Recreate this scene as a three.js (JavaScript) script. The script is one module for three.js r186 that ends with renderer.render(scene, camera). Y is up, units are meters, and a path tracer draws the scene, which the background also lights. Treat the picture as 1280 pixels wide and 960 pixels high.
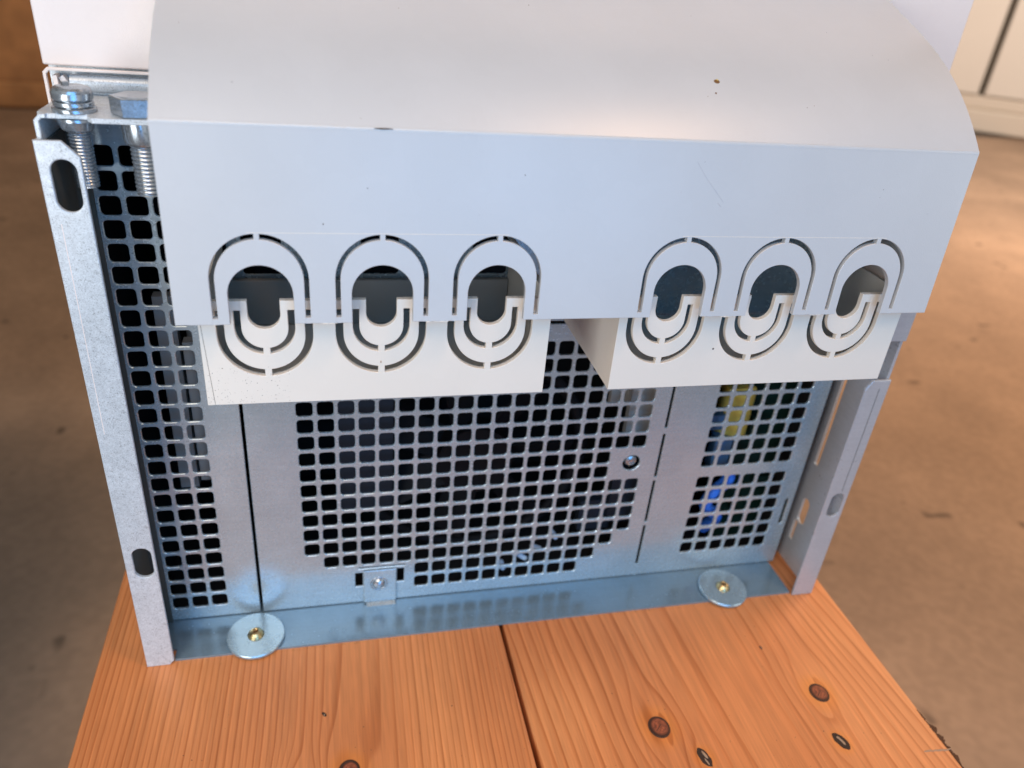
import * as THREE from 'three';
import { mergeGeometries, toCreasedNormals } from 'three/addons/utils/BufferGeometryUtils.js';
import { RectAreaLightUniformsLib } from 'three/addons/lights/RectAreaLightUniformsLib.js';

// ---------------------------------------------------------------- camera, light, exposure
// All shapes are written in millimetres and scaled to metres when they are built.
const MM = 0.001;
const scene = new THREE.Scene();
const camera = new THREE.PerspectiveCamera(53.06, 4 / 3, 0.02, 40);
camera.rotation.order = 'YXZ';
camera.position.set(13.05 * MM, 324.0 * MM, 329.5 * MM);
camera.rotation.set(THREE.MathUtils.degToRad(-29.56), THREE.MathUtils.degToRad(-15.28), THREE.MathUtils.degToRad(5.55));
camera.focus = 0.32;
camera.userData.fStop = 8.5;
camera.updateProjectionMatrix();

const renderer = new THREE.WebGLRenderer({ antialias: true });
renderer.setSize(1024, 768);
renderer.toneMapping = THREE.LinearToneMapping;
renderer.toneMappingExposure = 1.02;
renderer.shadowMap.enabled = true;
RectAreaLightUniformsLib.init();
scene.background = new THREE.Color().setRGB(0.125, 0.13, 0.115);

function areaLight(rgb, intensity, w, h, pos, at) {
  const l = new THREE.RectAreaLight(new THREE.Color().setRGB(...rgb), intensity, w, h);
  l.position.set(...pos); l.lookAt(...at); scene.add(l);
  return l;
}
areaLight([0.13, 0.47, 1.0], 5.2, 0.55, 0.22, [0.28, 0.07, 1.00], [0.1, 0.17, 0.0]);      // added low blue fill, its sheen grades the cover front
areaLight([0.09, 0.49, 1.0], 3.2, 0.90, 0.55, [0.15, 0.80, 1.05], [0.1, 0.05, 0.0]);      // blue sky higher in the open door
areaLight([0.92, 0.94, 0.95], 6.6, 0.28, 0.40, [-0.36, 0.23, 0.50], [-0.02, 0.18, 0]);     // daylight from the front left
areaLight([1.0, 0.97, 0.88], 1.9, 0.28, 0.40, [0.74, 0.30, 0.42], [0.24, 0.2, 0]);         // weaker daylight from the front right
areaLight([1.0, 0.78, 0.60], 5.0, 1.4, 0.7, [-0.35, 1.65, 1.05], [0.0, 0.0, 0.1]);         // ceiling light
areaLight([1.0, 0.60, 0.32], 44.0, 0.20, 0.20, [0.62, 1.52, 0.50], [0.15, 0.25, 0.05]);    // small warm lamp above
areaLight([1.0, 0.58, 0.31], 13.0, 1.0, 0.7, [2.3, 1.1, -0.7], [1.2, -0.4, -0.5]);         // warm lamp to the right
areaLight([1.0, 0.81, 0.68], 27.0, 1.4, 0.8, [2.6, 1.7, -1.2], [3.9, 0.2, -3.3]);          // added warm fill without a real lamp, brightens the far wall

// ---------------------------------------------------------------- helpers
let seed = 12345;
const rnd = () => { seed = (seed * 1664525 + 1013904223) >>> 0; return seed / 4294967296; };
function hash(x, y, s) { let h = Math.imul(x, 374761393) ^ Math.imul(y, 668265263) ^ Math.imul(s, 2246822519); h = Math.imul(h ^ (h >>> 13), 1274126177); return ((h ^ (h >>> 16)) >>> 0) / 4294967296; }
function vnoise(x, y, per, s) {          // value noise, tiling with period per
  const ix = Math.floor(x), iy = Math.floor(y); let fx = x - ix, fy = y - iy;
  fx = fx * fx * (3 - 2 * fx); fy = fy * fy * (3 - 2 * fy);
  const m = (a) => ((a % per) + per) % per;
  const a = hash(m(ix), m(iy), s), b = hash(m(ix + 1), m(iy), s), c = hash(m(ix), m(iy + 1), s), d = hash(m(ix + 1), m(iy + 1), s);
  return a + (b - a) * fx + (c - a) * fy + (a - b - c + d) * fx * fy;
}
function fbm(x, y, per, s, oct = 4) { let v = 0, a = 0.5, n = 0; for (let i = 0; i < oct; i++) { v += a * vnoise(x, y, per, s + i); n += a; x *= 2; y *= 2; per *= 2; a *= 0.5; } return v / n; }
const clamp = (x, a = 0, b = 1) => Math.min(b, Math.max(a, x));
const smooth = (a, b, x) => { const t = clamp((x - a) / (b - a)); return t * t * (3 - 2 * t); };
function dataTex(w, h, fn, srgb = false) {
  const d = new Uint8Array(w * h * 4);
  for (let y = 0; y < h; y++) for (let x = 0; x < w; x++) {
    const c = fn((x + 0.5) / w, (y + 0.5) / h), i = (y * w + x) * 4;
    d[i] = clamp(c[0]) * 255; d[i + 1] = clamp(c[1]) * 255; d[i + 2] = clamp(c[2]) * 255; d[i + 3] = 255;
  }
  const t = new THREE.DataTexture(d, w, h, THREE.RGBAFormat);
  t.wrapS = t.wrapT = THREE.RepeatWrapping; t.magFilter = THREE.LinearFilter; t.minFilter = THREE.LinearMipmapLinearFilter; t.generateMipmaps = true;
  if (srgb) t.colorSpace = THREE.SRGBColorSpace;
  t.needsUpdate = true;
  return t;
}
function std(o) { const m = new THREE.MeshPhysicalMaterial(o); return m; }
const lin = (r, g, b) => new THREE.Color().setRGB(r, g, b);

// uv in units of 100 mm, by the dominant direction of each face
function boxUV(g) {
  const p = g.attributes.position, n = g.attributes.normal, uv = new Float32Array(p.count * 2);
  for (let i = 0; i < p.count; i++) {
    const ax = Math.abs(n.getX(i)), ay = Math.abs(n.getY(i)), az = Math.abs(n.getZ(i));
    let u, v;
    if (az >= ax && az >= ay) { u = p.getX(i); v = p.getY(i); } else if (ay >= ax) { u = p.getX(i); v = p.getZ(i); } else { u = p.getZ(i); v = p.getY(i); }
    uv[2 * i] = u / 100; uv[2 * i + 1] = v / 100;
  }
  g.setAttribute('uv', new THREE.BufferAttribute(uv, 2));
  return g;
}
function joined(gs) {
  const list = (Array.isArray(gs) ? gs : [gs]).map((g) => { const h = g.index ? g.toNonIndexed() : g; for (const k of Object.keys(h.attributes)) if (!['position', 'normal', 'uv'].includes(k)) h.deleteAttribute(k); if (!h.attributes.uv) h.setAttribute('uv', new THREE.BufferAttribute(new Float32Array(h.attributes.position.count * 2), 2)); return h; });
  return list.length > 1 ? mergeGeometries(list) : list[0];
}
const names = {};
function numbered(n) { names[n] = (names[n] ?? -1) + 1; return names[n] ? n + '_' + String(names[n]).padStart(3, '0') : n; }
function mesh(name, gs, m, parent = scene, keepUV = false) {
  const g = joined(gs); if (!keepUV) boxUV(g); else if (typeof keepUV === 'function') { const p = g.attributes.position; for (let i = 0; i < p.count; i++) g.attributes.uv.setXY(i, ...keepUV(p.getX(i), p.getY(i), p.getZ(i))); } g.scale(MM, MM, MM);
  const o = new THREE.Mesh(g, m); o.name = numbered(name); o.castShadow = o.receiveShadow = true; parent.add(o);
  return o;
}
function group(name, parent = scene) { const o = new THREE.Group(); o.name = numbered(name); parent.add(o); return o; }
function tag(o, label, category, g) { o.userData.label = label; if (category) o.userData.category = category; if (g) o.userData.group = g; return o; }
function structure(o, label) { o.userData.kind = 'structure'; if (label) o.userData.label = label; return o; }
function box(x0, x1, y0, y1, z0, z1) { const g = new THREE.BoxGeometry(x1 - x0, y1 - y0, z1 - z0); g.translate((x0 + x1) / 2, (y0 + y1) / 2, (z0 + z1) / 2); return g; }
function cyl(r0, r1, h, x, y, z, seg = 40) { const g = new THREE.CylinderGeometry(r0, r1, h, seg); g.translate(x, y + h / 2, z); return g; }
function lathe(pts, x, y, z, seg = 48) { const g = toCreasedNormals(new THREE.LatheGeometry(pts.map((p) => new THREE.Vector2(...p)), seg), 0.32); g.translate(x, y, z); return g; }
function tube(pts, r, seg = 40, rs = 10) { return new THREE.TubeGeometry(new THREE.CatmullRomCurve3(pts.map((p) => new THREE.Vector3(...p))), seg, r, rs); }
// plate in the xy plane, from z - t to z, outline and holes as lists of points, edges eased by b
function plate(outline, holes, z, t, b = 0.2, bs = 1) {
  const s = new THREE.Shape(outline.map((p) => new THREE.Vector2(...p)));
  for (const h of holes) s.holes.push(new THREE.Path(h.map((p) => new THREE.Vector2(...p))));
  const g = new THREE.ExtrudeGeometry(s, { depth: t - 2 * b, bevelEnabled: b > 0, bevelThickness: b, bevelSize: b, bevelOffset: -b, bevelSegments: bs, curveSegments: 8 });
  g.translate(0, 0, z - t + b);
  return g;
}
const rect = (x0, x1, y0, y1) => [[x0, y0], [x1, y0], [x1, y1], [x0, y1]];
function roundRect(cx, cy, w, h, r, n = 4) {
  const o = [];
  for (const [sx, sy, a0] of [[1, 1, 0], [-1, 1, 90], [-1, -1, 180], [1, -1, 270]])
    for (let i = 0; i <= n; i++) { const a = (a0 + (90 * i) / n) * Math.PI / 180; o.push([cx + sx * (w / 2 - r) + r * Math.cos(a), cy + sy * (h / 2 - r) + r * Math.sin(a)]); }
  return o;
}
const slot = (cx, cy, w, h) => roundRect(cx, cy, w, h, Math.min(w, h) / 2 - 0.01, 8);
// half circle from angle a to angle b round (x, y)
function arc(x, y, r, a, b, n = 28) { const o = []; for (let i = 0; i <= n; i++) { const t = (a + (b - a) * i / n) * Math.PI / 180; o.push([x + r * Math.cos(t), y + r * Math.sin(t)]); } return o; }
function turned(g, ax, angle, at) { g.translate(-at[0], -at[1], -at[2]); if (ax === 'x') g.rotateX(angle); if (ax === 'y') g.rotateY(angle); if (ax === 'z') g.rotateZ(angle); g.translate(...at); return g; }

// ---------------------------------------------------------------- materials
const galvTex = dataTex(1024, 1024, (u, v) => {
  const fine = vnoise(u * 160, v * 160, 160, 3), mid = fbm(u * 40, v * 40, 40, 7, 3), big = fbm(u * 6, v * 6, 6, 11, 3);
  const speck = smooth(0.30, 0.05, vnoise(u * 210, v * 210, 210, 21)) * 0.20;
  const c = 0.90 + 0.10 * (fine - 0.5) + 0.09 * (mid - 0.5) + 0.07 * (big - 0.5) - speck;
  return [c * 0.985, c, c * 1.02];
}, true);
const galvRough = dataTex(512, 512, (u, v) => { const c = 0.62 + 0.35 * (fbm(u * 60, v * 60, 60, 31, 3) - 0.5) + 0.2 * (fbm(u * 5, v * 5, 5, 33, 3) - 0.5); return [c, c, c]; });
const grain = dataTex(512, 512, (u, v) => { const c = 0.5 + 0.9 * (fbm(u * 128, v * 128, 128, 41, 2) - 0.5); return [c, c, c]; });
const wipe = dataTex(512, 512, (u, v) => { const a = fbm(u * 4, v * 4, 4, 51, 5), b = fbm(u * 3, v * 18, 18, 57, 3); const c = 0.98 + 0.035 * (a - 0.5) + 0.0 * b; return [c, c, c]; }, true);
const wipeR = dataTex(512, 512, (u, v) => { const a = fbm(u * 5, v * 5, 5, 61, 5); const c = 0.92 + 0.10 * (a - 0.5); return [c, c, c]; });
const rep = (t, k) => { const c = t.clone(); c.repeat.set(k, k); c.needsUpdate = true; return c; };
const softTex = dataTex(512, 512, (u, v) => { const f = vnoise(u * 200, v * 200, 200, 121), m = fbm(u * 7, v * 7, 7, 123, 4), st = vnoise(u * 8, v * 220, 220, 125); const c = 0.93 + 0.04 * (f - 0.5) + 0.07 * (m - 0.5) + 0.03 * (st - 0.5); return [c, c, c]; }, true);
const M = {
  zinc: std({ color: lin(0.76, 0.79, 0.80), metalness: 0.2, roughness: 0.62, map: rep(galvTex, 1.6), roughnessMap: galvRough, bumpMap: rep(galvRough, 2), bumpScale: 0.00002 }),
  sheet: std({ color: lin(0.50, 0.60, 0.66), metalness: 0.45, roughness: 0.42, map: softTex, roughnessMap: galvRough }),
  zincShaded: std({ color: lin(0.56, 0.58, 0.62), metalness: 0.3, roughness: 0.55, map: softTex, roughnessMap: galvRough }),  // darker zinc copy, weaker light on the right upright put into its colour
  flange: std({ color: lin(0.29, 0.42, 0.52), metalness: 0.5, roughness: 0.36, map: softTex, roughnessMap: galvRough }),
  bolt: std({ color: lin(0.55, 0.59, 0.62), metalness: 0.75, roughness: 0.38, map: galvTex, roughnessMap: galvRough }),
  washer: std({ color: lin(0.50, 0.68, 0.80), metalness: 0.6, roughness: 0.40, map: softTex, roughnessMap: galvRough }),
  brass: std({ color: lin(0.72, 0.55, 0.28), metalness: 0.95, roughness: 0.3 }),
  plastic: std({ color: lin(0.57, 0.58, 0.595), clearcoat: 0.7, clearcoatRoughness: 0.33, roughness: 0.42, map: wipe, roughnessMap: wipeR, bumpMap: rep(grain, 2.6), bumpScale: 0.000032 }),
  plasticWarm: std({ color: lin(0.80, 0.735, 0.655), roughness: 0.55, map: wipe, roughnessMap: wipeR, bumpMap: rep(grain, 4), bumpScale: 0.00003 }),
  paint: std({ color: lin(0.86, 0.76, 0.715), roughness: 0.45, map: wipe, bumpMap: rep(grain, 2.5), bumpScale: 0.00005 }),
  casing: std({ specularIntensity: 0.25, color: lin(0.018, 0.018, 0.02), roughness: 0.7 }),
  black: std({ specularIntensity: 0.25, color: lin(0.008, 0.008, 0.010), roughness: 0.55 }),
  greyPlastic: std({ specularIntensity: 0.25, color: lin(0.34, 0.32, 0.30), roughness: 0.6 }),
  slate: std({ specularIntensity: 0.25, color: lin(0.028, 0.036, 0.05), roughness: 0.5, metalness: 0.3 }),
  yellow: std({ specularIntensity: 0.25, color: lin(0.62, 0.46, 0.10), roughness: 0.45 }),
  blue: std({ specularIntensity: 0.25, color: lin(0.04, 0.16, 0.62), roughness: 0.4 }),
  green: std({ specularIntensity: 0.25, color: lin(0.008, 0.026, 0.018), roughness: 0.45 }),
  liner: std({ color: lin(0.07, 0.07, 0.062), roughness: 0.8 }),
  rust: std({ color: lin(0.16, 0.075, 0.02), roughness: 0.6 }),
  dirt: std({ color: lin(0.10, 0.07, 0.05), roughness: 0.9 }),
  scuff: std({ color: lin(0.48, 0.49, 0.52), roughness: 0.8 }),
  hair: std({ color: lin(0.45, 0.45, 0.46), roughness: 0.8 }),
  bark: std({ color: lin(0.09, 0.04, 0.018), roughness: 0.95 }),
  chip: std({ color: lin(0.40, 0.27, 0.18), roughness: 1.0 }),
};

// ---------------------------------------------------------------- the setting
const FLOOR = -400;
const floorTex = dataTex(2048, 2048, (u, v) => {                     // one sheet of 7 m, u along x, v along z
  const x = ((u * 7000 + 3500) % 7000) - 3500, z = ((v * 7000 + 3500) % 7000) - 3500;
  const a = fbm(u * 9, v * 9, 9, 71, 5), b = fbm(u * 40, v * 40, 40, 77, 4), c = vnoise(u * 900, v * 900, 900, 79);
  const spot = smooth(0.84, 0.94, fbm(u * 190, v * 190, 190, 91, 2));
  // a patch of greyer concrete on the left, shade painted into its dark tone
  const n = 500 * (fbm(u * 14, v * 14, 14, 97, 3) - 0.5), greyShade = smooth(-80, -420, x + n * 0.5) * smooth(-1000, -380, z + n);
  const k = (0.82 + 0.26 * (a - 0.5) + 0.20 * (b - 0.5) + 0.07 * (c - 0.5)) * (1 - 0.30 * spot) * (1 - 0.36 * greyShade);
  return [k * (1 - 0.03 * greyShade), k * (0.90 + 0.05 * greyShade), k * (0.80 + 0.12 * greyShade)];
}, true);
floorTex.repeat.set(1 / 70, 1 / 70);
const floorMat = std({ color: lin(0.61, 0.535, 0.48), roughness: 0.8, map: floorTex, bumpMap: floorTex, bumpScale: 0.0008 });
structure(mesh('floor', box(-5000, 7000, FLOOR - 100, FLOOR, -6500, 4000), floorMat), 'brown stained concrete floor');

const wallMat = std({ color: lin(0.76, 0.72, 0.66), roughness: 0.7, map: rep(wipe, 0.1) });
const brownTex = dataTex(512, 512, (u, v) => { const a = fbm(u * 9, v * 9, 9, 101, 5), k = 0.86 + 0.5 * (a - 0.5); return [k, k * 0.84, k * 0.68]; }, true);
brownTex.repeat.set(1 / 12, 1 / 12);
const brownMat = std({ color: lin(0.80, 0.60, 0.42), roughness: 0.85, map: brownTex });
{
  // right-hand wall: a row of pale panels with open joints over a two-step skirting
  const w = structure(group('wall'), 'cream panelled wall with a grey skirting');
  w.position.set(4.20, FLOOR * MM, -3.30); w.rotation.y = -0.62;
  const pv = [[-2400, -1825], [-1825, -588], [-588, 650], [650, 1890], [1890, 2550]];
  for (const [a, b] of pv) mesh('wall_panel', plate(rect(a + 17, b - 17, 204, 2600), [], 0, 60, 6), wallMat, w);
  mesh('wall_backing', box(-2400, 2550, 0, 2600, -160, -62), std({ color: lin(0.10, 0.085, 0.065), roughness: 0.9 }), w);
  mesh('skirting', [plate(rect(-2400, 2550, 128, 200), [], -8, 50, 10), plate(rect(-2400, 2550, 6, 128), [], 14, 74, 10)], std({ color: lin(0.66, 0.60, 0.52), roughness: 0.75 }), w);
}
{
  const w = structure(group('wall'), 'dim brown wall with a lighter ledge along its foot');
  w.position.set(-1.6, FLOOR * MM, -3.2); w.rotation.y = 0.05;
  mesh('wall_face', box(-2600, 2150, 0, 2600, -160, 0), brownMat, w);
  mesh('ledge', plate(rect(-2600, 2150, 4, 105), [], 40, 40, 14, 3), std({ color: lin(0.88, 0.66, 0.45), roughness: 0.85, map: brownTex }), w);
}

// ---------------------------------------------------------------- the wooden platform
const BT = -14;                                   // top of the boards
function woodTex(x0, x1, z0, z1, W, H, o) {       // plain-sawn pine; x across, z along the grain
  return dataTex(W, H, (u, v) => {
    const x = x0 + (x1 - x0) * u, z = z0 + (z1 - z0) * v;
    let dx = 0, kn = 0, ring = 0, halo = 0;
    for (const k of o.knots) {
      const ex = x - k[0], ez = (z - k[1]) / 1.5, d2 = ex * ex + ez * ez, s = k[2];
      dx -= Math.sign(ex) * s * 2.0 * Math.exp(-d2 / (s * s * 7)) * (1 - Math.exp(-Math.abs(ex) / 3));
      const d = Math.hypot(ex, (z - k[1]) / 1.12) / s;
      if (k[3]) { kn = Math.max(kn, smooth(1.05, 0.9, d)); ring = Math.max(ring, smooth(0.25, 0, Math.abs(d - 0.92))); }
      halo = Math.max(halo, smooth(2.6, 0.9, d));
    }
    const wob = o.wob * (7 * (vnoise(x / 60 + 9, z / 130 + 5, 1000, o.s) - 0.5) + 1.6 * (vnoise(x / 13 + 40, z / 45 + 40, 1000, o.s + 1) - 0.5) + 0.35 * (vnoise(x / 3 + 40, z / 12 + 40, 1000, o.s + 2) - 0.5));
    const q = x + dx + wob + o.slant * z - o.pith;
    const wide = o.w0 + (o.w1 - o.w0) * Math.exp(-(q * q) / (2 * o.sig * o.sig));
    let ph = 0;                                   // integral of 1 / spacing, by a smooth closed form
    ph = q / o.w0 - (1 / o.w0 - 1 / o.w1) * o.sig * 1.2533 * Math.tanh(q / o.sig / 1.1);
    ph += (0.4 + 1.2 * o.wob) * (vnoise(q / 21 + 60, z / 400 + 9, 1000, o.s + 3) - 0.5) + 0.5 * (vnoise(q / 7 + 60, z / 260 + 9, 1000, o.s + 4) - 0.5);
    if (o.cath) { const c = z - o.cath; ph += 1.6 * Math.exp(-(q * q) / (o.sig * o.sig * 0.8)) * smooth(0, 160, c); }
    const f = ph - Math.floor(ph);
    const line = (0.35 * f + 0.65 * Math.pow(smooth(0.55, 0.92, f), 1.6)) * smooth(1.0, 0.94, f);
    const jit = 0.25 + 0.75 * hash(Math.floor(ph), 7, o.s);
    const fib = vnoise(x * 2.3, z / 9, 4000, o.s + 5) - 0.5, fib2 = vnoise(x * 0.7, z / 60, 4000, o.s + 6) - 0.5, blot = fbm(x / 60 + 3, z / 90 + 3, 1000, o.s + 8, 3) - 0.5;
    const tone = hash(Math.floor(ph), 11, o.s) - 0.5;
    let t = (line * (0.3 + 0.7 * jit) * 0.95 + 0.10 * tone) * (0.9 - 0.25 * (wide - o.w0) / (o.w1 - o.w0 + 0.001));
    let r = 0.86 - 0.17 * t, g = 0.575 - 0.175 * t, b = 0.38 - 0.16 * t;
    const k = 1 + 0.07 * fib + 0.09 * fib2 + 0.16 * blot;
    r *= k; g *= k * (1 + 0.10 * blot); b *= k * (1 + 0.16 * blot);
    r *= 1 + 0.03 * halo; g *= 1 + 0.0 * halo; b *= 1 - 0.16 * halo;
    const kr = 0.40 + 0.10 * fib - 0.22 * ring;
    r += (kr - r) * kn; g += (kr * 0.56 - g) * kn; b += (kr * 0.42 - b) * kn;
    return [r, g, b];
  }, true);
}
const Z0 = -240, Z1 = 190;
const platform = tag(group('plank_platform'), 'orange pine platform of two knotty boards with a dark gap, under the metal unit', 'wooden platform');
function plank(x0, x1, o, label) {
  const tex = woodTex(x0, x1, Z0, Z1, 1024, 2048, o); tex.wrapS = tex.wrapT = THREE.ClampToEdgeWrapping;
  const m = std({ color: lin(0.93, 0.88, 0.79), roughness: 0.46, map: tex, bumpMap: tex, bumpScale: 0.00003 });
  const s = roundRect((x0 + x1) / 2, BT - 13, x1 - x0, 26, 1.4, 4);
  const g = new THREE.ExtrudeGeometry(new THREE.Shape(s.map((p) => new THREE.Vector2(...p))), { depth: Z1 - Z0, bevelEnabled: false });
  g.translate(0, 0, Z0);
  const p = g.attributes.position, uv = new Float32Array(p.count * 2);
  for (let i = 0; i < p.count; i++) { uv[2 * i] = clamp((p.getX(i) - x0) / (x1 - x0), 0.002, 0.998); uv[2 * i + 1] = (p.getZ(i) - Z0) / (Z1 - Z0); }
  g.setAttribute('uv', new THREE.BufferAttribute(uv, 2));
  const o2 = mesh('plank', toCreasedNormals(g, 0.6), m, platform, true); o2.userData.label = label;
  return o2;
}
const plankL = plank(-109, 102.2, { knots: [[15, 103, 5, 1], [-6, 110, 4.5, 1]], s: 201, wob: 0.3, pith: 20, w0: 3.0, w1: 15, sig: 17, slant: 0.02, cath: 20 }, 'left board with fine straight grain');
const plankR = plank(104.4, 315, { knots: [[265.6, 98.2, 5.2, 1], [169.3, 104.4, 5.6, 1], [260.3, 127.5, 3.2, 0], [185.5, 124, 3.2, 0]], s: 301, wob: 0.8, pith: 212, w0: 6.6, w1: 26, sig: 30, slant: -0.05, cath: 0 }, 'right board with two round brown knots');
// knots that stand a hair proud, and torn pockets in the surface
function knot(parent, x, z, r, m) {
  const g = lathe([[0, 0.25], [r * 0.6, 0.22], [r * 0.92, 0.12], [r, -0.3]], 0, 0, 0, 36); { const q = g.attributes.position; for (let i = 0; i < q.count; i++) { const a = Math.atan2(q.getZ(i), q.getX(i)), w = 1 + 0.05 * Math.sin(2 * a + x) + 0.035 * Math.sin(5 * a + z) + 0.025 * Math.sin(9 * a); q.setX(i, q.getX(i) * w); q.setZ(i, q.getZ(i) * w); } } g.scale(1, 1, 1.12); g.translate(x, BT + 0.02, z);
  return mesh('knot', [g], m, parent, (px, py, pz) => [(px - x) / (2 * r) + 0.5, (pz - z) / (2.24 * r) + 0.5]);
}
const knotTex = dataTex(256, 256, (u, v) => {          // growth rings round an off-centre pith, a rough darker rim
  const x = u * 2 - 1, y = v * 2 - 1, n = fbm(u * 12, v * 12, 12, 411, 3) - 0.5, d = Math.hypot(x - 0.08, y + 0.05) + 0.16 * n, a = Math.atan2(y, x);
  const rg = 0.5 + 0.5 * Math.sin(d * 34 + 2 * n), rim = smooth(0.62, 0.98, d), cr = smooth(0.05, 0.0, Math.abs(Math.sin(a * 1.5 + 6 * n)) ) * smooth(0.9, 0.2, d);
  const k = (0.74 + 0.10 * rg + 0.5 * n) * (1 - 0.62 * rim) * (1 - 0.5 * cr);
  return [k, k * 0.68, k * 0.53];
}, true);
const knotMat = std({ color: lin(0.46, 0.29, 0.21), roughness: 0.6, map: knotTex });
const knotEdge = std({ color: lin(0.05, 0.022, 0.012), roughness: 0.6 });
for (const [p, x, z, r] of [[plankR, 265.6, 98.2, 5.0], [plankR, 169.3, 104.4, 5.3], [plankL, 15, 103, 4.2], [plankL, -6, 110, 3.8]]) {
  const k = knot(p, x, z, r, knotMat);
  const ring = new THREE.TorusGeometry(r * 0.99, 0.32, 6, 36); ring.rotateX(Math.PI / 2); ring.scale(1, 0.55, 1.12); ring.translate(x, BT + 0.03, z);
  mesh('knot_rim', [ring], knotEdge, p);
  mesh('knot_crack', [turned(box(x - r * 0.55, x + r * 0.3, BT + 0.05, BT + 0.32, z - 0.22, z + 0.22), 'y', 0.75, [x, 0, z])], knotEdge, p);
}
function pocket(p, x, z, l, w, a) {
  const s = []; for (let i = 0; i < 18; i++) { const t = i / 18 * Math.PI * 2; s.push([Math.cos(t) * w * (1 + 0.2 * (rnd() - 0.5)), Math.sin(t) * l * (1 + 0.15 * (rnd() - 0.5))]); }
  const g = plate(s, [], 0.1, 0.5, 0.08); g.rotateX(-Math.PI / 2); g.rotateY(a); g.translate(x, BT + 0.05, z);
  mesh('bark_pocket', [g], std({ color: lin(0.035, 0.018, 0.011), roughness: 0.8 }), p);
  for (let i = 0; i < 3; i++) { const c = new THREE.IcosahedronGeometry(1, 0); c.scale(w * (0.16 + 0.14 * rnd()), 0.35, l * (0.25 + 0.25 * rnd())); c.rotateY(a + 0.5 * (rnd() - 0.3)); c.translate(x + w * (0.5 * rnd() - 0.1), BT + 0.08, z + l * (rnd() - 0.5)); mesh('wood_chip', [c], M.chip, p); }
}
pocket(plankR, 185.5, 124.0, 5.4, 2.7, 0.25);
pocket(plankR, 260.3, 127.0, 5.2, 2.9, 0.35);
pocket(plankL, 4.0, 71, 1.6, 0.8, 0.6);
pocket(plankR, 248.5, 64.5, 1.3, 0.7, 0.1);
{
  const nt = 60, nu = 9, pos = [], idx = [];
  for (let i = 0; i <= nt; i++) for (let j = 0; j <= nu; j++) {
    const t = i / nt, w = Math.sin(Math.PI * t) ** 0.5, u = j / nu, n = vnoise(i / 2.3 + 30, j / 2.1 + 30, 999, 501) - 0.4, n2 = vnoise(i / 0.9 + 30, j / 0.9 + 30, 999, 503) - 0.5;
    pos.push(313.6 + w * (4.2 * Math.sin(u * 2.6) + 2.6 * n * Math.min(1, u * 4) + 0.9 * n2) + 0.8 * t, BT + 0.12 - 17 * u * u + w * (0.8 * n + 0.7 * n2) * Math.min(1, u * 5), 116 + 38 * t);
  }
  for (let i = 0; i < nt; i++) for (let j = 0; j < nu; j++) { const a = i * (nu + 1) + j, b = a + nu + 1; idx.push(a, b, a + 1, b, b + 1, a + 1); }
  const rib = new THREE.BufferGeometry(); rib.setAttribute('position', new THREE.Float32BufferAttribute(pos, 3)); rib.setIndex(idx); rib.computeVertexNormals();
  mesh('bark_edge', [rib], M.bark, plankR);
  const sp = []; for (let i = 0; i < 4; i++) { const g = new THREE.IcosahedronGeometry(1, 0); g.scale(2.2 + 1.6 * rnd(), 0.25, 0.35 + 0.3 * rnd()); g.rotateY(-0.15 + rnd() * 0.3); g.translate(303 + 3.6 * i, BT + 0.05, 139.5 + 0.35 * i); sp.push(g); }
  mesh('splinter', sp, M.chip, plankR);
}
// supports below, out of sight from above
for (const [a, b] of [[-80, -20], [225, 285]]) mesh('support_beam', box(a, b, FLOOR + 0.5, BT - 26.2, -220, 160), std({ color: lin(0.42, 0.25, 0.12), roughness: 0.7 }), platform);

// ---------------------------------------------------------------- the electrical unit
const unit = tag(group('drive_unit'), 'white and galvanized electrical cabinet unit with cable knockouts, bolted onto the wooden platform', 'electrical unit');
const S = 3;                                                         // corner segments of the punched holes
const sq = (x, y, w = 8.0) => roundRect(x, y, w, w, 1.7, S);

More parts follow.
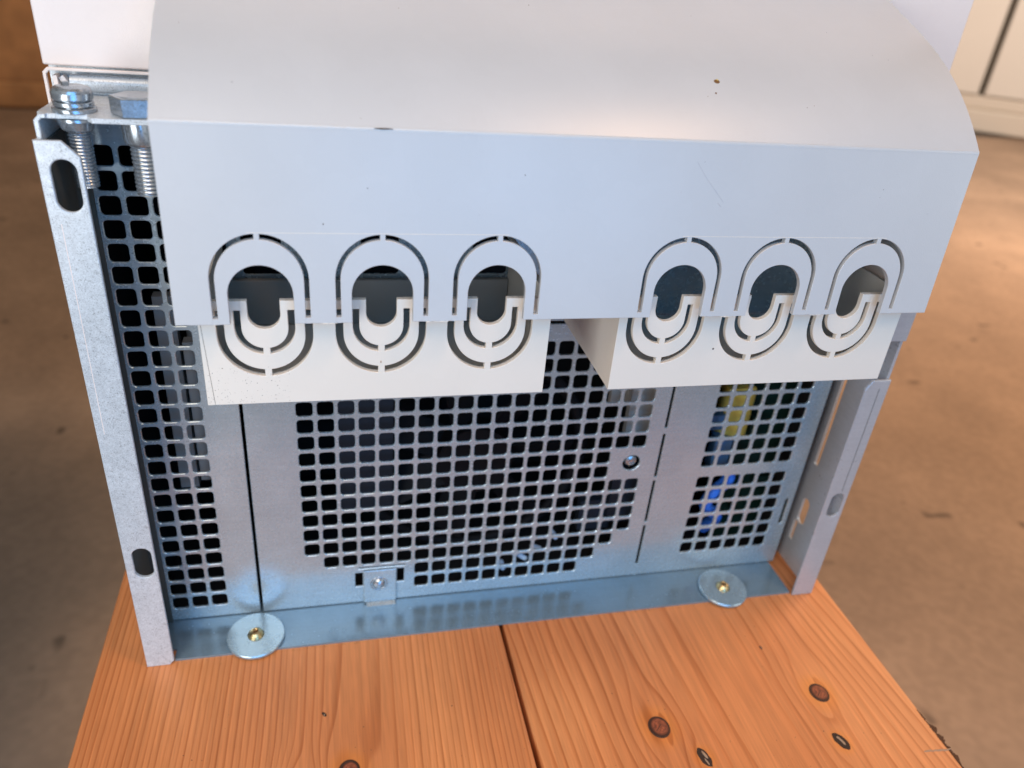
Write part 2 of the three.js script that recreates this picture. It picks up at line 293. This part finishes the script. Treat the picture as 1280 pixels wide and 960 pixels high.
// perforated plates
{
  const holes = [];
  for (let r = 0; r <= 24; r++) for (let c = 0; c < 3; c++) holes.push(sq(-70.4 + 10 * c, 10 * r));
  const p = mesh('perforated_plate', [plate(rect(-83, -29.8, -12, 258), holes, 0, 1.5, 0.3)], M.sheet, unit); p.userData.label = 'narrow left plate with three columns of square holes';
}
{
  const holes = [];
  for (let r = 0; r <= 15; r++) for (let c = 0; c <= 18; c++) {
    if (r === 0 && (c < 6 || c > 15)) continue;
    if (r === 1 && (c < 6 || c > 16)) continue;
    if (r === 2 && (c < 1 || c > 17)) continue;
    if ((r === 7 || r === 8) && c > 16) continue;
    if (r === 15 && (c < 2 || c > 16)) continue;
    holes.push(sq(10 * c, 10 * r));
  }
  for (let r = 0; r < 6; r++) for (let c = 0; c < 6; c++) holes.push(sq(225.8 + 10.12 * c, 6.9 + 10.14 * r));
  for (let r = 0; r < 8; r++) for (let c = 0; c < 6; c++) holes.push(sq(225.8 + 10.12 * c, 73 + 10.1 * r));
  holes.push(arc(177.5, 75.4, 5.2, 0, 360, 27).slice(0, -1));
  for (const [a, b] of [[98.1, 128], [64.3, 93.9], [30.9, 61.4], [-3.1, 27.8], [-11.7, -6.2], [132, 162]]) holes.push(rect(193.5, 195.2, a, b));
  for (const x of [-22, 28.3, 78.5]) holes.push(roundRect(x + 8.2, 199.5, 16.4, 18, 1.5));
  holes.push(rect(116, 128.4, 163.7, 165.3), rect(24.6, 50.4, 13.1, 14.1), rect(22.6, 26.8, 0.0, 10.2), rect(46.0, 50.0, 1.0, 11.2), slot(287.6, 30, 2.4, 20));
  const p = mesh('perforated_plate', [plate(rect(-28.2, 292, -12, 258), holes, 0, 1.5, 0.3)], M.sheet, unit);
  p.userData.label = 'wide plate with a large field and a small field of square holes';
  mesh('plate_edge', [box(290.6, 292, -12, 258, -6, -1.6)], M.sheet, p);
  // raised lug with a screw at the foot of the plate
  mesh('lug', [plate(rect(27.2, 45.6, -11.6, 12.6), [], 1.6, 1.5, 0.5, 2), turned(plate(rect(28.5, 45, -5, 1), [], 0, 1.0, 0.3), 'x', -1.1, [36, 0, 0]).translate(0, -11.7, 2.4)], M.sheet, p);
  mesh('lug_screw', [lathe([[0, 2.2], [1.2, 2.1], [2.8, 1.4], [3.6, 0.4], [3.7, 0]], 0, 0, 0, 32).rotateX(Math.PI / 2).translate(35.6, 2.6, 1.62), new THREE.TorusGeometry(4.6, 0.5, 8, 36).translate(35.6, 2.6, 1.5)], M.bolt, p);
  const sc = mesh('recessed_screw', [lathe([[0, 2.0], [1.0, 2.0], [1.1, 1.3], [1.7, 1.3], [1.9, 2.1], [3.0, 1.7], [3.7, 0.8], [3.8, 0]], 0, 0, 0, 36).rotateX(Math.PI / 2).translate(177.5, 76.2, -2.6)], M.bolt, p);
}
// groove between the plates and the bottom flange
mesh('bottom_flange', [box(-71, 288.5, -13.9, -12.5, -8, 27), box(-83.5, -71, -13.9, -12.5, -8, 20)], M.flange, unit);

// left side frame: wall, front lip with two slots
const rTop = [[-84.3, -13.9], [-73.3, -13.9], [-71, -11.2], [-70, 246.4], [-75.4, 252], [-84.3, 252]];
{
  const f = mesh('side_frame', [plate(rTop, [slot(-76.2, 236, 8.6, 19), slot(-76.4, 56.5, 8.4, 18)], 29, 1.8, 0.45, 2), box(-84.3, -82.6, -13.9, 251.6, -130, 27.1), box(-84.3, -82.6, 251.6, 257, -130, 22)], M.zinc, unit);
  f.userData.label = 'left upright with two slots in its front lip';
  mesh('frame_liner', [box(-82.5, -81.4, -13, 250.5, 0.3, 26.8), box(-82.4, -75.6, -13, 250.5, 0.2, 1.2)], M.liner, f);
}
// right side frame: wall with slits, lip cut away near the cable box
{
  const lipLow = [[289.6, -13.9], [303.3, -13.9], [303.3, 141], [292.4, 141], [289, 135.5]];
  const lipHigh = rect(289.6, 303.3, 164, 252);
  const wall = plate([[-27.1, -13.9], [130, -13.9], [130, 258], [-27.1, 258]], [roundRect(2.4, 118, 3.4, 110, 1.2), slot(-0.5, 29, 7, 19), rect(1.6, 4.6, 4, 19)], 0, 1.7, 0.2);
  wall.rotateY(Math.PI / 2); wall.translate(303.3, 0, 0);
  const f = mesh('side_frame', [plate(lipLow, [slot(297, 57, 8.2, 17)], 29, 1.8, 0.45, 2), plate(lipHigh, [], 29, 1.8, 0.45, 2), wall], M.zincShaded, unit);
  f.userData.label = 'right upright with one slot in its front lip';
}
mesh('scratch', [turned(box(-80.9, -80.6, 130, 222, 28.8, 29.03), 'z', -0.006, [-80.7, 180, 29])], M.paint, unit.children.find((c) => c.name === 'side_frame'));
mesh('fold_line', [turned(box(297.6, 297.95, 67, 136, 28.8, 29.03), 'z', 0.004, [297.7, 100, 29])], M.liner, unit.children.find((c) => c.name === 'side_frame_001'));
// earthing bracket at the top left with its two bolts, rail behind it
{
  const o = [[-83.6, 15], [-38, 15], [-38, -28.6], [-64.4, -28.6], [-66.2, -26], [-67, -23], [-80.5, -23], [-83.6, -20]];
  const g = plate(o, [], 0, 1.9, 0.35, 2); g.rotateX(-Math.PI / 2); g.scale(1, 1, 1); g.translate(0, 260, 0);
  const b = mesh('earth_bracket', [g], M.zinc, unit);
  mesh('bracket_fold', [plate([[-84.2, 250.5], [-82.4, 250.5], [-82.4, 257.2], [-81.6, 258.2], [-80, 258.4], [-80, 260], [-82.2, 259.8], [-84.2, 257.6]], [], 24, 26, 0.3)], M.zinc, b);
  // rail behind: rolled bead, back sheet, folded edges
  const rail = mesh('top_rail', [
    new THREE.CylinderGeometry(3.2, 3.2, 44, 28).rotateZ(Math.PI / 2).translate(-57.5, 264.2, -13),
    box(-87.8, -36, 252, 270.3, -40, -17.2), box(-80.2, -36, 252, 261.5, -16, -14.4), box(-79.6, -36, 261.4, 264, -17, -13)], M.zinc, unit);
  mesh('rail_edge', [plate([[-88.2, 254], [-87, 254], [-87, 267.4], [-85.8, 268.8], [-36, 268.8], [-36, 269.9], [-86.4, 269.9], [-88.2, 268.2]], [], -9.6, 1.6, 0.3, 2)], M.paint, rail);
  mesh('rail_tab', [turned(box(-85.2, -83.7, 256, 267, -16, -11), 'z', 0.05, [-83, 262, 0]), turned(box(-82.6, -80.6, 262.5, 267, -16, -12.5), 'z', 0.5, [-81, 264, 0])], M.paint, rail);
}
function threads(x, y0, y1, z, r, pitch) { const p = []; for (let y = y1; y > y0; y -= pitch) { p.push([r, y], [r - 0.06, y - pitch * 0.12], [r * 0.87, y - pitch * 0.5], [r - 0.06, y - pitch * 0.88]); } p.push([r * 0.86, y0], [r * 0.7, y0 - 0.8], [0, y0 - 0.8]); const g = new THREE.LatheGeometry(p.map((a) => new THREE.Vector2(...a)), 40); g.translate(x, 0, z); return toCreasedNormals(g, 0.5); }
{
  const b = group('pan_head_screw', unit); b.userData.label = 'slotted pan head screw with spring washer at the left corner';
  const X = -72.0, Z = 17.5;
  mesh('thread', [threads(X, 234, 258, Z, 3.9, 1.25)], M.bolt, b);
  mesh('clinch_nut', [lathe([[3.9, -4.4], [5.0, -4.4], [5.4, -4.0], [6.2, -1.2], [6.5, -1.0], [6.5, 0]], X, 258, Z)], M.bolt, b);
  mesh('flat_washer', [lathe([[3.9, 0.02], [7.1, 0.02], [7.3, 0.3], [7.3, 1.3], [7.0, 1.6], [3.9, 1.6]], X, 260, Z)], M.bolt, b);
  mesh('spring_washer', [lathe([[3.9, 1.62], [5.2, 1.62], [5.2, 2.0], [6.5, 2.1], [6.6, 2.3], [6.6, 3.4], [6.4, 3.6], [5.2, 3.62], [5.2, 4.0], [3.9, 4.0]], X, 260, Z)], M.bolt, b);
  const head = lathe([[0.0, 8.7], [4.4, 8.6], [5.6, 8.2], [6.3, 7.5], [6.7, 6.5], [6.7, 4.5], [6.3, 4.05], [0, 4.05]], X, 260, Z);
  const h = mesh('screw_head', [head], M.bolt, b);
  mesh('screw_head', [turned(new THREE.TorusGeometry(3.0, 0.5, 8, 24, Math.PI * 1.5).rotateX(Math.PI / 2).translate(X, 268.2, Z), 'y', 0.4, [X, 0, Z]), turned(box(X - 1.9, X + 0.2, 267.6, 269.6, Z - 3.6, Z - 1.6), 'y', 0.6, [X, 0, Z])], M.bolt, b);
}
{
  const b = group('hex_bolt', unit); b.userData.label = 'hexagon head bolt beside the white cover';
  const X = -50.6, Z = 19;
  mesh('thread', [threads(X, 231.5, 258, Z, 4.9, 1.5)], M.bolt, b);
  mesh('clinch_nut', [lathe([[4.9, -8.4], [5.6, -8.4], [6.2, -7.6], [6.6, -6], [6.6, 0]], X, 258, Z)], M.bolt, b);
  const hx = []; for (let i = 0; i < 6; i++) { const a = (i * 60 + 6) * Math.PI / 180; hx.push([9.24 * Math.cos(a), 9.24 * Math.sin(a)]); }
  const g = plate(hx, [], 6.4, 6.4, 0.3, 1); g.rotateX(-Math.PI / 2); g.translate(X, 260.1, Z);
  mesh('bolt_head', [g, lathe([[0, 6.75], [6.6, 6.75], [7.2, 6.4]], X, 260.1, Z)], M.bolt, b);
}

// white housing above
{
  const s = roundRect((309 - 88) / 2, 345.3, 397, 149.6, 0.8, 3);
  const h = mesh('housing', [toCreasedNormals(plate(s, [], -11, 190, 0.8, 3), 0.6)], M.paint, unit); h.userData.label = 'white upper housing behind the curved cover';
}

// curved terminal cover
const TILT = -THREE.MathUtils.degToRad(2.4), CY = 269.5, CZ = 72;
const hx6 = [0, 1, 2].map((k) => -9.2 + 41.45 * k).concat([0, 1, 2].map((k) => 146.6 + 41.45 * k));
{
  const L = -37.8, R = 262.8, B = CY - 67.4, T = 2.4;
  const tilt = (g) => turned(g, 'x', TILT, [0, CY, CZ]);
  // front wall, notched from below by the six arches
  const out = [[L, CY - 1.2], [L, B]];
  for (const c of hx6) { out.push([c - 16.3, B]); out.push(...arc(c, 218.2, 16.3, 180, 0)); out.push([c + 16.3, B]); }
  out.push([R, B], [R, CY - 1.2]);
  const front = tilt(plate(out, [], CZ, T, 0.16, 1));
  // curved top: outer profile in (z, y)
  const cub = (z) => { const t = (z - 30) / 41.6; return 300.94 - 20.1 * t - 6.98 * t * t - 4.1 * t * t * t; };
  const cp = [new THREE.Vector3(71.72, cub(71.72), 0), new THREE.Vector3(71.6, cub(71.6), 0)]; for (let i = 0; i <= 40; i++) { const z = 71.4 - 82.3 * i / 40; cp.push(new THREE.Vector3(z, cub(z), 0)); }
  const cur = new THREE.CatmullRomCurve3(cp);
  const outer = [cp[0], cp[1], ...cp.slice(2)].map((p) => [p.x, p.y]), inner = [];
  for (let i = 0; i < outer.length; i++) { const a = outer[Math.max(0, i - 1)], b = outer[Math.min(outer.length - 1, i + 1)], tx = b[0] - a[0], ty = b[1] - a[1], l = Math.hypot(tx, ty); inner.push([outer[i][0] + T * ty / l * -1 * -1 * -1, outer[i][1] + T * tx / l]); }
  const prof = [[CZ + 0.03, CY - 1.7], [CZ + 0.05, CY - 0.55], [CZ - 0.06, CY - 0.12], [CZ - 0.32, CY + 0.3], ...outer.slice(2), ...inner.reverse(), [CZ - T, CY - 1.2]];
  const sh = new THREE.Shape(prof.map(([z, y]) => new THREE.Vector2(-z, y)));
  const top = new THREE.ExtrudeGeometry(sh, { depth: R - L - 0.3, bevelEnabled: true, bevelThickness: 0.15, bevelSize: 0.15, bevelOffset: -0.15, bevelSegments: 1 });
  top.rotateY(Math.PI / 2); top.translate(L + 0.15, 0, 0);
  const side = (x) => { const q = [[CZ - T - 0.1, 206], [CZ - T - 0.1, CY - 1.3], ...cur.getPoints(20).map((p) => [p.x - 2.2, p.y - 2.6]), [-10.8, 206]]; const g = new THREE.ExtrudeGeometry(new THREE.Shape(q.map(([z, y]) => new THREE.Vector2(-z, y))), { depth: 2, bevelEnabled: false }); g.rotateY(Math.PI / 2); g.translate(x, 0, 0); return g; };
  const sideCut = (x) => { const q = [[CZ - T - 0.1, 238], [CZ - T - 0.1, CY - 1.3], ...cur.getPoints(20).map((p) => [p.x - 2.2, p.y - 2.6]), [-10.8, 238]]; const g = new THREE.ExtrudeGeometry(new THREE.Shape(q.map(([z, y]) => new THREE.Vector2(-z, y))), { depth: 2, bevelEnabled: false }); g.rotateY(Math.PI / 2); g.translate(x, 0, 0); return g; };  // left end wall, out of view, cut short to let light into the openings
  const cover = mesh('terminal_cover', [front, toCreasedNormals(top, 0.17), sideCut(L + 0.3), side(R - 2.3)], M.plastic, unit, (x, y, z) => [x / 100, (y - 0.8 * (z - CZ)) / 100]);
  cover.userData.label = 'white curved plastic cover with six arched knockouts';
  // knockout tabs: horseshoes held by thin bridges
  for (const c of hx6) {
    const tab = [[c - 14.6, B], ...arc(c, 218.0, 14.6, 180, 0), [c + 14.6, B], [c + 10.8, B], ...arc(c, 212.8, 10.8, 0, 180), [c - 10.8, B]];
    const br = [rect(c - 0.9, c + 0.9, 232.5, 234.6), rect(c - 16.4, c - 14.5, B, B + 2.2), rect(c + 14.5, c + 16.4, B, B + 2.2)];
    mesh('knockout_tab', [tab, ...br].map((s, i) => tilt(plate(s, [], CZ - (i ? 0.02 : 0), T - (i ? 0.04 : 0), i ? 0.05 : 0.16))), M.plastic, cover);
  }
  // moulding lines, spots, nicks and burrs
  const line = [];
  for (const k of [0, 3]) line.push(tilt(box(hx6[k] - 3, hx6[k + 2] + 3, 234.75, 234.95, CZ - 0.2, CZ + 0.05)));
  for (const g of line) mesh('moulding_line', g, M.plasticWarm, cover);
  const onArc = (x, f, r, m, name, sx = 1) => { const p = cur.getPoint(f), t = cur.getTangent(f); const g = new THREE.SphereGeometry(1, 18, 10); g.scale(r * sx, r, 0.12); g.rotateX(-Math.atan2(-t.x, t.y) * 1); g.translate(x, p.y, p.x); return mesh(name, [g], m, cover); };
  onArc(155.2, 0.262, 0.95, M.rust, 'rust_spot', 1.25); onArc(153.6, 0.212, 0.4, M.rust, 'rust_spot'); onArc(155.5, 0.268, 0.5, M.yellow, 'rust_spot');
  onArc(-13.6, 0.16, 0.35, M.hair, 'scuff');
  const dots = [[156, 247, 2.6, 0.25, -0.7], [248, 245, 1.2, 0.2, 0.5]].map(([x, y, w, h, a]) => { const g = new THREE.SphereGeometry(1, 12, 6); g.scale(w / 2, h / 2, 0.05); g.rotateZ(a); g.translate(x, y, CZ); return tilt(g); });
  for (const g of dots) mesh('scuff', g, M.hair, cover);
  { const g = new THREE.SphereGeometry(1, 12, 6); g.scale(3.2, 0.22, 0.3); g.translate(32.5, 269.55, 72.0); mesh('scuff', [g], M.dirt, cover); }
  { const g = tube([[0, 0, 0], [5, -6, 0], [10, -11, 0], [13.5, -14.6, 0]], 0.11, 30, 6); g.scale(1, 1, 0.5); g.translate(144, 262.5, CZ); mesh('scuff', tilt(g), M.scuff, cover); }
  for (let i = 0; i < 16; i++) { const x = -30 + 285 * rnd(), y = 206 + 60 * rnd(), g = new THREE.SphereGeometry(1, 8, 6), r = 0.10 + 0.16 * rnd() * rnd(); g.scale(r * (1 + rnd()), r, 0.04); g.rotateZ(rnd() * 3); if (hx6.some((c) => Math.abs(x - c) < 17) && y < 236) continue; g.translate(x, y, CZ); mesh('speck', tilt(g), rnd() < 0.5 ? M.scuff : M.dirt, cover); }
  for (let i = 0; i < 14; i++) onArc(-30 + 285 * rnd(), 0.06 + 0.7 * rnd(), 0.10 + 0.14 * rnd() * rnd(), rnd() < 0.5 ? M.scuff : M.rust, 'speck', 1 + rnd());
  const burr = [];
  for (const [x0, x1] of [[7.5, 16], [48.5, 56], [165, 172.5], [205.5, 213]]) for (let i = 0; i < 9; i++) { const g = new THREE.IcosahedronGeometry(1, 1); g.scale(0.5 + 0.9 * rnd(), 0.25 + 0.35 * rnd(), 0.35); g.translate(x0 + (x1 - x0) * rnd(), B - 0.1, CZ - 0.3 - 0.4 * rnd()); burr.push(tilt(g)); }
  mesh('burr', burr, M.plasticWarm, cover);
}
// two cable boxes below the cover
function cableBox(x0, x1, cs, label) {
  const z = 68, T = 2.4, B = 165.8, top = 208, strip = 204.4;
  const out = [[x0, top], [x0, B], [x1, B], [x1, top]];
  for (const c of [...cs].reverse()) { out.push([c + 16.7, top]); out.push(...arc(c, 194.3, 16.7, 0, -180)); out.push([c - 16.7, top]); }
  const walls = [box(x0 + 2.3, x1 - 2.3, B + 0.15, B + 2.2, 1.2, z - T - 0.02), box(x0 + 0.1, x0 + 2.2, B + 0.1, top, 1.2, z - T - 0.02), box(x1 - 2.2, x1 - 0.1, B + 0.1, top, 1.2, z - T - 0.02)];
  const b = mesh('cable_box', [plate(out, [], z, T, 0.22, 2), ...walls], M.plasticWarm, unit); b.userData.label = label;
  for (const c of cs) {
    const U = (r0, y0, r1, y1) => [[c - r0, top], ...arc(c, y0, r0, 180, 360), [c + r0, top], [c + r1, top], ...arc(c, y1, r1, 0, -180), [c - r1, top]];
    const ring = [U(13.9, 194.3, 10.5, 197.3), rect(c - 1.2, c + 1.2, 177.5, 180.5), rect(c - 16.8, c - 13.8, strip, top), rect(c + 13.8, c + 16.8, strip, top)];
    const tab = [U(8.1, 197.3, 5.6, 202.6), rect(c - 1.2, c + 1.2, 186.7, 189.3), rect(c - 10.6, c - 8.0, strip, top), rect(c + 8.0, c + 10.6, strip, top)];
    for (const k of [ring, tab]) mesh('knockout_ring', k.map((s, i) => plate(s, [], z - (i ? 0.02 : 0), T - (i ? 0.04 : 0), i ? 0.05 : 0.16)), M.plasticWarm, b);
  }
  return b;
}
const boxL = cableBox(-31.8, 97.7, hx6.slice(0, 3), 'left cable box, dusty at its lower left corner');
const boxR = cableBox(126.2, 257.6, hx6.slice(3), 'right cable box with a visible left side wall');
{
  const gs = [];
  for (let i = 0; i < 150; i++) { const a = Math.pow(rnd(), 1.6), b = Math.pow(rnd(), 1.5), r = 0.07 + 0.14 * rnd() * rnd(); const g = new THREE.OctahedronGeometry(r, 0); g.scale(1.3, 1, 0.3); g.translate(-31.2 + 30 * a, 166.6 + 15 * b, 68.01); gs.push(g); }
  mesh('dust', gs, M.dirt, boxL).userData.kind = 'stuff';
  mesh('score_line', [turned(box(-29.2, -29.05, 166, 200, 67.9, 68.03), 'z', 0.055, [-29.1, 166, 68])], M.dirt, boxL);
  const d = new THREE.SphereGeometry(0.45, 10, 6); d.scale(1, 1, 0.2); d.translate(170.6, 183.8, 68); mesh('speck', [d], M.dirt, boxR);
  const d2 = new THREE.SphereGeometry(0.5, 10, 6); d2.scale(0.5, 1.1, 0.25); d2.translate(32, 182.2, 68); mesh('speck', [d2], M.chip, boxL);
}

mesh('added_grey_panel', [plate(rect(-29.2, 95.2, 168.4, 189.6), [slot(12, 176, 18, 3), slot(54, 176, 18, 3)], 5, 3, 0.4)], M.greyPlastic, boxL);  // added sheet, lightens what shows through the left cable openings
// inside: dark casing and what shows through the holes
{
  mesh('inner_casing', [box(-82, 290, -13.8, 256, -128, -126), box(-82, 290, -13.8, -12.4, -127, -9), box(-82, 290, 255, 258, -127, -2), box(-82.4, -81.2, -13, 255, -127, -1.8), box(289.2, 290.4, -13, 255, -127, -6.5), box(-30, -28.6, -12, 256, -126, -14), box(205, 206.4, -12, 256, -126, -14)], M.casing, unit);
  mesh('air_duct', [box(-66, -57, 60, 170, -30, -24), box(-54, -45, 70, 150, -22, -16), new THREE.CylinderGeometry(6, 6, 90, 24).translate(-48, 112, -30)], M.greyPlastic, unit);
  mesh('heat_sink', [box(14, 45, 38, 112, -26, -20), box(14, 45, 112, 150, -40, -34)], M.slate, unit);
  const fan = group('fan', unit);
  mesh('hub', [new THREE.CylinderGeometry(22, 22, 14, 40).rotateX(Math.PI / 2).translate(92, 66, -30)], M.black, fan);
  for (let i = 0; i < 7; i++) { const g = new THREE.BoxGeometry(38, 20, 1.6); g.rotateX(0.6); g.translate(40, 0, 0); g.rotateZ(i / 7 * Math.PI * 2); g.translate(92, 66, -32); mesh('blade', [g], M.black, fan); }
  mesh('fan_frame', [new THREE.TorusGeometry(66, 4, 10, 60).translate(92, 66, -32)], M.black, fan);
  mesh('bracket', [box(175, 190, 88, 124, -14, -10), box(168, 190, 100, 150, -26, -22)], M.greyPlastic, unit);
  mesh('terminal_block', [box(172, 191, 26, 66, -14, -8), box(156, 176, 18, 40, -18, -12)], M.slate, unit);
  for (const [x, y, a] of [[109, 1.5, 0.3], [121, 7, 0.9], [129, 13, 1.1], [139, 22, 0.6]]) mesh('wire_glint', [new THREE.CapsuleGeometry(1.7, 5, 4, 12).rotateZ(a).translate(x, y, -5.5)], std({ color: lin(0.42, 0.55, 0.72), roughness: 0.35 }), unit);  // pale capsules standing in for blue-white glints inside
  mesh('transformer', [new THREE.CylinderGeometry(10, 10, 30, 32).translate(245.5, 97, -18), box(235, 252, 111, 115, -25, -11)], M.yellow, unit);
  mesh('terminal_block', [box(232, 243, 62, 84, -14, -7), box(226, 236, 88, 98, -16, -10)], std({ color: lin(0.04, 0.11, 0.22), roughness: 0.5 }), unit);
  mesh('wire', [tube([[244, 62, -8], [247, 54, -7], [238, 44, -6], [236, 34, -7], [246, 24, -8], [244, 8, -16]], 3.9)], M.blue, unit);
  mesh('circuit_board', [box(254, 289, -8, 150, -24, -22), box(262, 270, 20, 28, -22, -18), box(274, 284, 40, 46, -22, -16), box(258, 264, 80, 92, -22, -15)], M.green, unit);
}

// ---------------------------------------------------------------- fastenings on the board
const washerShape = () => [[4.4, -1], [14.6, -1], [15, -0.6], [15, 0.6], [14.6, 1], [4.4, 1], [4.4, -1]];
function washer(x, z, tx, tz, label) {
  const o = group('fender_washer'); o.position.set(x * MM, (BT + 2.9) * MM, z * MM); o.rotation.set(tx, 0, tz);
  mesh('disc', [lathe(washerShape(), 0, 0, 0, 72)], M.washer, o);
  return tag(o, label, 'washer');
}
washer(-31.2, 18, 0.045, 0.0, 'large zinc washer clamping the flange beside the left upright');
washer(245.6, 19.4, 0.06, -0.02, 'large zinc washer clamping the flange near the right upright');
function screw(x, z, m, label, a) {
  const o = group('wood_screw'); o.position.set(x * MM, (BT + 3.9) * MM, z * MM); o.rotation.y = a;
  mesh('head', [lathe([[0, 1.5], [0.9, 1.5], [1.0, 2.3], [1.6, 2.75], [2.6, 2.4], [3.6, 1.4], [4.1, 0.2], [4.3, -0.5], [2.2, -1.5]], 0, 0, 0, 40)], m, o);
  mesh('recess', [box(-1.5, 1.5, 1.5, 2.75, -0.3, 0.3), box(-0.3, 0.3, 1.5, 2.74, -1.5, 1.5)], M.rust, o);
  return tag(o, label, 'screw');
}
screw(-31.2, 18, M.brass, 'yellow brass coloured screw head in the middle of the left washer', 0.3);
screw(245.6, 19.4, M.brass, 'yellow brass coloured screw head in the middle of the right washer', 0.8);

{
  const gs = [];
  for (let i = 0; i < 260; i++) { const near = rnd() < 0.55, g = new THREE.OctahedronGeometry(0.10 + 0.22 * rnd() * rnd(), 0); g.scale(1 + rnd(), 0.6, 1); g.rotateY(rnd() * 3); g.translate(-68 + 355 * rnd(), BT + 0.08, near ? 27.3 + 1.5 * rnd() : 28 + 110 * rnd()); gs.push(g); }
  mesh('dust', gs, M.dirt, platform).userData.kind = 'stuff';
}
scene.traverse((o) => { if (o.isMesh) { o.castShadow = true; o.receiveShadow = true; } });
renderer.render(scene, camera);
